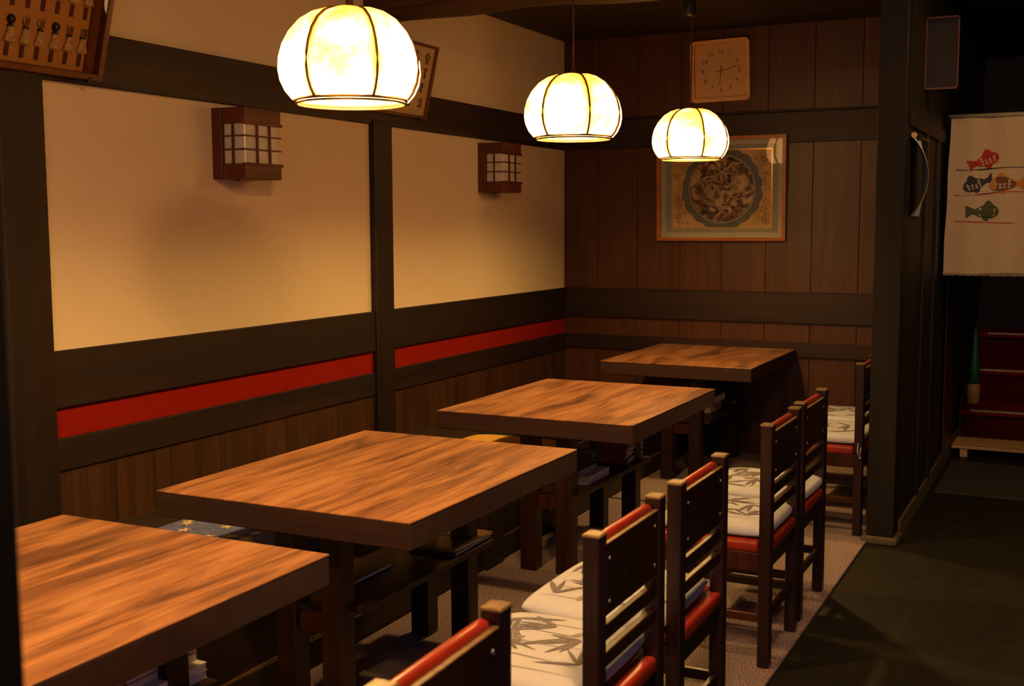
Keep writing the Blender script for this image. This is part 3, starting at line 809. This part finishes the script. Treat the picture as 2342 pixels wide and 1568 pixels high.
# local axes: x out of the wall, y along the wall, z up; origin low far corner resting on the beam
t = thing('display_case', 'glazed display case of miniature fire brigade standards leaning out at top left', 'display case', (.030, -1.235, 2.000))
tilt_frame(t, 15)
cw, chh, cdp = .80, .62, .045
MB().box(0, .006, -cw, 0, 0, chh).make('lining', 'case_back', t)
fr = MB(); fr.box(0, cdp, -.022, 0, 0, chh, .003).box(0, cdp, -cw, -cw+.022, 0, chh, .003)
fr.box(0, cdp, -cw+.022, -.022, chh-.022, chh, .003).box(0, cdp, -cw+.022, -.022, 0, .022, .003); fr.make('frame', 'case_side', t)
MB().box(.006, .012, -.062, -.022, .022, chh-.022).make('inner_strip', 'case_side', t)
mb = MB(); mb.poly([(cdp-.006, -cw+.02, .02), (cdp-.006, -.02, .02), (cdp-.006, -.02, chh-.02), (cdp-.006, -cw+.02, chh-.02)]); mb.make('glass', 'glass', t)
MB().box(.01, cdp+.004, -.066, -.05, -.012, .012, .002).make('corner_clip', 'black', t)
case = t
def standard(label, loc, kind):
    s_ = thing('miniature_standard', label, 'ornament', (0, 0, 0), 0, 'miniature standards in the display case')
    # skirt of strips
    mb = MB()
    n = 9
    for k in range(n):
        a0 = PI*(k/n) - PI/2; a1 = PI*((k+.8)/n) - PI/2
        pts = []
        for (r, z) in ((.008, .048), (.021, .0)):
            pts.append([(.004 + r*math.cos(a)*.6, r*math.sin(a), z) for a in (a0, a1)])
        mb.poly([pts[0][0], pts[0][1], pts[1][1], pts[1][0]], .0008, (1, 0, 0))
    mb.make('strip_skirt', 'straw', s_)
    MB().lathe([(.010, .047), (.012, .050), (.010, .053)], 12).make('collar', 'black', s_)
    hd = MB()
    if kind == 0: hd.tube([(.004, .013*math.cos(a*PI/8), .072 + .013*math.sin(a*PI/8)) for a in range(16)], .0032, 6, True); hd.box(.002, .006, -.002, .002, .053, .085)
    elif kind == 1:
        hd.lathe([(.004, .054), (.013, .062), (.015, .072), (.010, .082), (.003, .086)], 14)
    else:
        hd.box(.0, .008, -.012, .012, .076, .081, .001).box(.0, .008, -.010, -.006, .058, .078).box(0, .008, .006, .010, .058, .078).box(.0, .008, -.012, .012, .056, .060, .001)
    hd.make('emblem', 'brass' if kind != 1 else 'black', s_)
    MB().box(-.002, .002, -.010, .006, -.047, -.008, .0015).make('tag_and_shadow', 'tag_shadow_brown', s_)  # label and the ornament's cast shadow merged into one dark plate
    MB().cyl((.004, 0, -.006), (.004, 0, .050), .0022, seg=8).make('pole', 'straw', s_)
    return s_
CM = Matrix.Translation(case.location) @ Matrix.Rotation(math.radians(15), 4, 'Y')
rows = []
protos = [standard('miniature standard with ring emblem', None, 0), standard('miniature standard with black round emblem', None, 1), standard('miniature standard with square emblem', None, 2)]
ordn = ['rightmost', 'second from the right', 'third from the right', 'fourth from the right', 'fifth from the right', 'sixth from the right', 'seventh from the right', 'eighth from the right']
kinds = [2, 2, 1, 0, 0, 1, 0, 0]
used = set()
for row, zz in ((0, .085), (1, .245)):
    for i in range(8):
        kd = kinds[i] if row == 0 else (i*2+1) % 3
        lab = 'miniature standard, %s emblem, %s, %s case row' % (['ring', 'black', 'square'][kd], ordn[i], 'lower' if row == 0 else 'upper')
        p = CM @ Vector((.010, -.085 - i*.060, zz + .0))
        if kd not in used: q = protos[kd]; used.add(kd); q['label'] = lab
        else: q = dup(protos[kd], lab)
        q.location = p; q.rotation_euler = (0, math.radians(15), 0)

t = thing('framed_scroll', 'leaning framed brush writing on aged paper behind the largest lamp', 'picture', (.030, 1.035, 2.040))
tilt_frame(t, 13)
cw, chh, cdp = .52, .375, .022
MB().box(0, .006, -cw, 0, 0, chh).make('paper', 'old_paper', t)
fr = MB(); fr.box(0, cdp, -.014, 0, 0, chh, .002).box(0, cdp, -cw, -cw+.014, 0, chh, .002)
fr.box(0, cdp, -cw+.014, -.014, chh-.014, chh, .002).box(0, cdp, -cw+.014, -.014, 0, .014, .002); fr.make('frame', 'case_side', t)
mb = MB()
def brush(pts, r=.0035): mb.tube([(.0075, p[0], p[1]) for p in pts], r, 5)
for col in range(4):   # columns of vertical brush characters, first one a roof stroke over two uprights
    yc = -.075 - col*.115
    for row in range(4):
        zc = chh - .070 - row*.075
        if col == 0 and row == 0:
            brush([(yc, zc+.028), (yc-.022, zc+.006)]); brush([(yc, zc+.028), (yc+.022, zc+.006)])
            brush([(yc-.008, zc+.008), (yc-.010, zc-.028)]); brush([(yc+.008, zc+.008), (yc+.008, zc-.030)])
        else:
            rn = random.Random(col*10+row)
            for k in range(4):
                if rn.random() < .5: brush([(yc-.02, zc-.02+k*.014), (yc+.018, zc-.018+k*.014)], .0022)
                else: brush([(yc-.012+k*.009, zc+.024), (yc-.014+k*.010, zc-.026)], .0024)
mb.make('brush_writing', 'sumi', t)['kind'] = 'stuff'
MB().box(.002, .028, -.060, -.045, -.010, .012, .002).make('corner_clip', 'black', t)

# ------------------------------------------------------------------ black ceiling spotlight
t = thing('ceiling_spotlight', 'small black cylinder spotlight hanging at the top edge', 'lamp', (1.335, 1.5, ZC))
MB().lathe([(.004, -.165), (.030, -.163), (.034, -.150), (.034, -.03), (.028, -.022)], 20).make('housing', 'black', t)
MB().cyl((0, 0, -.03), (0, 0, 0), .010, seg=12).make('stem', 'black', t)

# ------------------------------------------------------------------ aisle: partition details, sign, curtain
struct(MB().box(PX, PX+.012, 1.28, 4.0, 0, .09, .002).make('baseboard_aisle', 'stone'), 'pale kerb at the foot of the partition')
struct(MB().box(PX, PX+.014, 1.84, 1.90, .09, 1.92, .002).make('trim_14', 'rail_z'))
struct(MB().box(PX, PX+.014, 2.30, 2.36, .09, 1.92, .002).make('trim_15', 'rail_z'))
struct(MB().box(PX, PX+.016, 1.28, 3.4, 1.92, 1.99, .002).make('trim_16', 'rail_y'), 'dark lintel along the partition')
struct(MB().box(PX, PX+.010, 3.05, 3.5, .09, 1.92, .002).make('door_1', 'plank_low'), 'brown board at the foot of the stairs')

t = thing('hanging_board', 'dark board in a thin wooden frame high beside the pillar', 'sign', (PX, 1.75, 2.13))
MB().box(.004, .148, 0, .012, .008, .338).make('panel', 'rail_z', t)
fr = MB(); fr.box(0, .152, -.004, .016, 0, .008).box(0, .152, -.004, .016, .338, .346).box(0, .005, -.004, .016, 0, .346).box(.147, .152, -.004, .016, 0, .346)
fr.make('frame', 'case_side', t)

t = thing('curtain_rod', 'short dark curtain rod with a brass end beside the pillar', 'rod', (PX, 1.29, 1.885))
MB().cyl((.020, 0, 0), (.020, .50, 0), .008, seg=12).make('rod', 'black', t)
MB().cyl((.020, -.012, -.004), (.020, .004, -.004), .013, seg=12).make('finial', 'brass', t)
mb = MB(); n = 12; g = []
for i in range(n+1):
    z = 1.875 - i*.36/n; row = []
    for j in range(7):
        y = 1.295 + j*.05
        b = math.sin(PI*i/n)**.8
        row.append(mb.bm.verts.new((PX+.010 + .075*b*(1-j/7) + .006*math.sin(j*1.5), y, z)))
    g.append(row)
for A, B in zip(g, g[1:]):
    for j in range(6):
        f = mb.bm.faces.new((A[j], A[j+1], B[j+1], B[j])); f.smooth = True
tag(mb.make('door_curtain', 'curtain'), 'sliver of pale blue cloth hanging behind the pillar', 'curtain')

# noren banner with four fish
NY = 2.60
t = thing('fish_banner', 'cream linen banner printed with four fish above the red stairs', 'banner', (2.495, NY, 0))
Wn, zt, zb_ = .52, 2.060, 1.205
def cloth(u, z):    # u 0..1 across, returns y
    return .006*math.sin(u*9 + z*2) + .004*math.sin(u*21)
mb = MB(); nx, nz_ = 26, 30; g = []
for i in range(nz_+1):
    v = i/nz_; z = zt - (zt-zb_)*v; row = []
    for j in range(nx+1):
        u = j/nx; x = -.018*v + u*(Wn + .018*v) + .002*math.sin(v*14)
        row.append(mb.bm.verts.new((x, cloth(u, z), z - .004*math.sin(u*7)*v)))
    g.append(row)
for A, B in zip(g, g[1:]):
    for j in range(nx):
        f = mb.bm.faces.new((A[j], A[j+1], B[j+1], B[j])); f.smooth = True
fs = list(mb.bm.faces)
mb.make('cloth', 'linen', t)
mb = MB(); mb.cyl((-.012, 0, zt+.006), (Wn+.012, 0, zt+.006), .012, seg=12); mb.make('top_hem', 'linen_top', t)
mb = MB(); mb.cyl((-.045, .0, zt+.006), (Wn+.2, 0, zt+.006), .006, seg=10); mb.make('rod', 'black', t)
mb = MB()
for k in range(70):   # frayed bottom threads
    u = k/70; x = -.018 + u*(Wn+.018)
    mb.box(x, x+.004, cloth(u, zb_)-.001, cloth(u, zb_)+.001, zb_-.012-.006*random.random(), zb_+.004)
mb.make('fringe', 'linen', t)['kind'] = 'stuff'
def decal(pts, mat, nm, lift=.003, parent=t):
    """flat print following the cloth; pts in banner x,z"""
    mb = MB(); mb.poly([(x, -lift + cloth((x)/Wn, z), z) for x, z in pts])
    bmesh.ops.triangulate(mb.bm, faces=mb.bm.faces[:])
    return mb.make(nm, mat, parent)
def line(x0, x1, z0, z1, mat, sag=0.0):
    top = []; bot = []
    for i in range(13):
        u = i/12; x = x0 + (x1-x0)*u; z = z0 + (z1-z0)*u + sag*math.sin(2*PI*u)
        h = .0032*(1 - .4*u); top.append((x, z+h)); bot.append((x, z-h))
    decal(top + bot[::-1], mat, 'brush_line', .0030)
def fish(cx, cz, s, flip, body, tail, ang=0.0, head=None, pale=True):
    f = -1 if flip else 1; ca, sa = math.cos(ang), math.sin(ang)
    def T(p): x, z = p[0]*s, p[1]*s; return (cx + f*(x*ca - z*sa), cz + x*sa + z*ca)
    # head points to +x; body ellipse
    B = [(.50*math.cos(a) - .02, (.30 if a < PI else .26)*math.sin(a)*(1 - .25*math.cos(a)*(-1))) for a in [2*PI*k/28 for k in range(28)]]
    e = decal([T(p) for p in B], body, 'fish_body', .0060)
    decal([T(p) for p in ((-.40, .10), (-.62, .12), (-.86, .30), (-.80, .02), (-.84, -.26), (-.60, -.10), (-.40, -.10))], tail, 'tail_fin', .0030)
    decal([T(p) for p in ((-.22, .20), (-.05, .42), (.06, .50), (.20, .40), (.28, .22))], tail, 'top_fin', .0030)
    decal([T(p) for p in ((-.18, -.20), (-.14, -.36), (.02, -.40), (.12, -.24))], tail, 'belly_fin', .0030)
    if head: decal([T((.50*math.cos(a) - .02, .29*math.sin(a)*(1+.25*math.cos(a)))) for a in [(-.95 + 1.9*k/10) for k in range(11)]], head, 'head', .0075)
    rn = random.Random(int(cx*1000))
    for k in range(9):    # pale petals
        px, pz = -.26 + .17*(k % 4) + .03*rn.random(), -.14 + .13*(k//4) + .02*rn.random(); r0 = .055 + .02*rn.random()
        n = 10; decal([T((px + r0*(1+.35*math.cos(5*a))*math.cos(a)*.85, pz + r0*(1+.35*math.cos(5*a))*math.sin(a)*.85)) for a in [2*PI*q/n for q in range(n)]], 'f_pale', 'petal', .0095)
    n = 10; decal([T((.30 + .055*math.cos(a), .08 + .055*math.sin(a))) for a in [2*PI*q/n for q in range(n)]], 'f_pale', 'eye', .0100)
    decal([T((.30 + .025*math.cos(a), .08 + .025*math.sin(a))) for a in [2*PI*q/n for q in range(n)]], body, 'pupil', .0108)
FB = {}
def bx(px): return (px-2150)/(2342-2150)*.4125 - .004
def bz(py): return 2.085 - (py-255)*.00234
fish(bx(2243), bz(366), 0.123, False, 'f_red', 'f_red', .35)
fish(bx(2213), bz(424), 0.119, True, 'f_navy', 'f_navy', -.25-.1)
fish(bx(2280), bz(423), 0.134, True, 'f_brown', 'f_orange', .0, head='f_orange')
fish(bx(2245), bz(487), 0.128, False, 'f_green', 'f_green', .02)
line(bx(2168), bx(2332), bz(388), bz(385), 'f_line_navy', -.004)
line(bx(2164), bx(2332), bz(447), bz(441), 'f_line_red', -.005)
line(bx(2169), bx(2312), bz(509), bz(513), 'f_line_red', .001)

# stairs
t = thing('staircase', 'steep stairs with red carpeted treads and metal nosings', 'stairs', (PX+.012, 4.0, 0))
for i, (y0, z) in enumerate(((0, .23), (.42, .46), (.74, .69))):
    MB().box(0, 1.7, y0, 1.18, z-.23, z-.035).make('riser', 'stair_riser', t)
    MB().box(0, 1.7, y0-.03, 1.18, z-.035, z, .006, 2).make('tread', 'stair_red', t)
    MB().box(.07 + i*.02, 1.7, y0-.033, y0-.010, z-.012, z+.003, .002).make('nosing', 'brass', t)
mb = MB(); mb.poly([(0, -.05, .0), (0, .0, .30), (0, 1.15, 1.35), (0, 1.15, 1.0), (0, .1, 0)], .018, (1, 0, 0)); mb.make('stringer', 'dark_wall', t)

t = thing('shoe_horn_stand', 'slim green cone standing in a tan cup on the lowest stair', 'cone', (PX+.075, 4.28, .2305))
MB().lathe([(.036, 0), (.044, .004), (.043, .135), (.040, .138)], 24).make('cup', 'tan', t)
MB().lathe([(.036, .136), (.030, .26), (.018, .42), (.008, .53), (.004, .54)], 20).make('cone', 'green', t)

t = thing('slatted_step', 'low pale pine slatted step at the foot of the stairs', 'step', (PX+.02, 3.45, 0))
for k in range(4):
    MB().box(0.0, 1.2, k*.088, k*.088+.078, .055, .075, .003).make('slat', 'pine', t)
for x in (.05, .45, .85): MB().box(x, x+.045, .01, .345, .0, .055, .003).make('foot_rail', 'pine', t)
tag(MB().box(PX+.04, 3.9, 2.35, 3.28, 0, .008, .003).make('floor_mat', 'mat'), 'grey floor mat before the pine slatted step', 'mat')
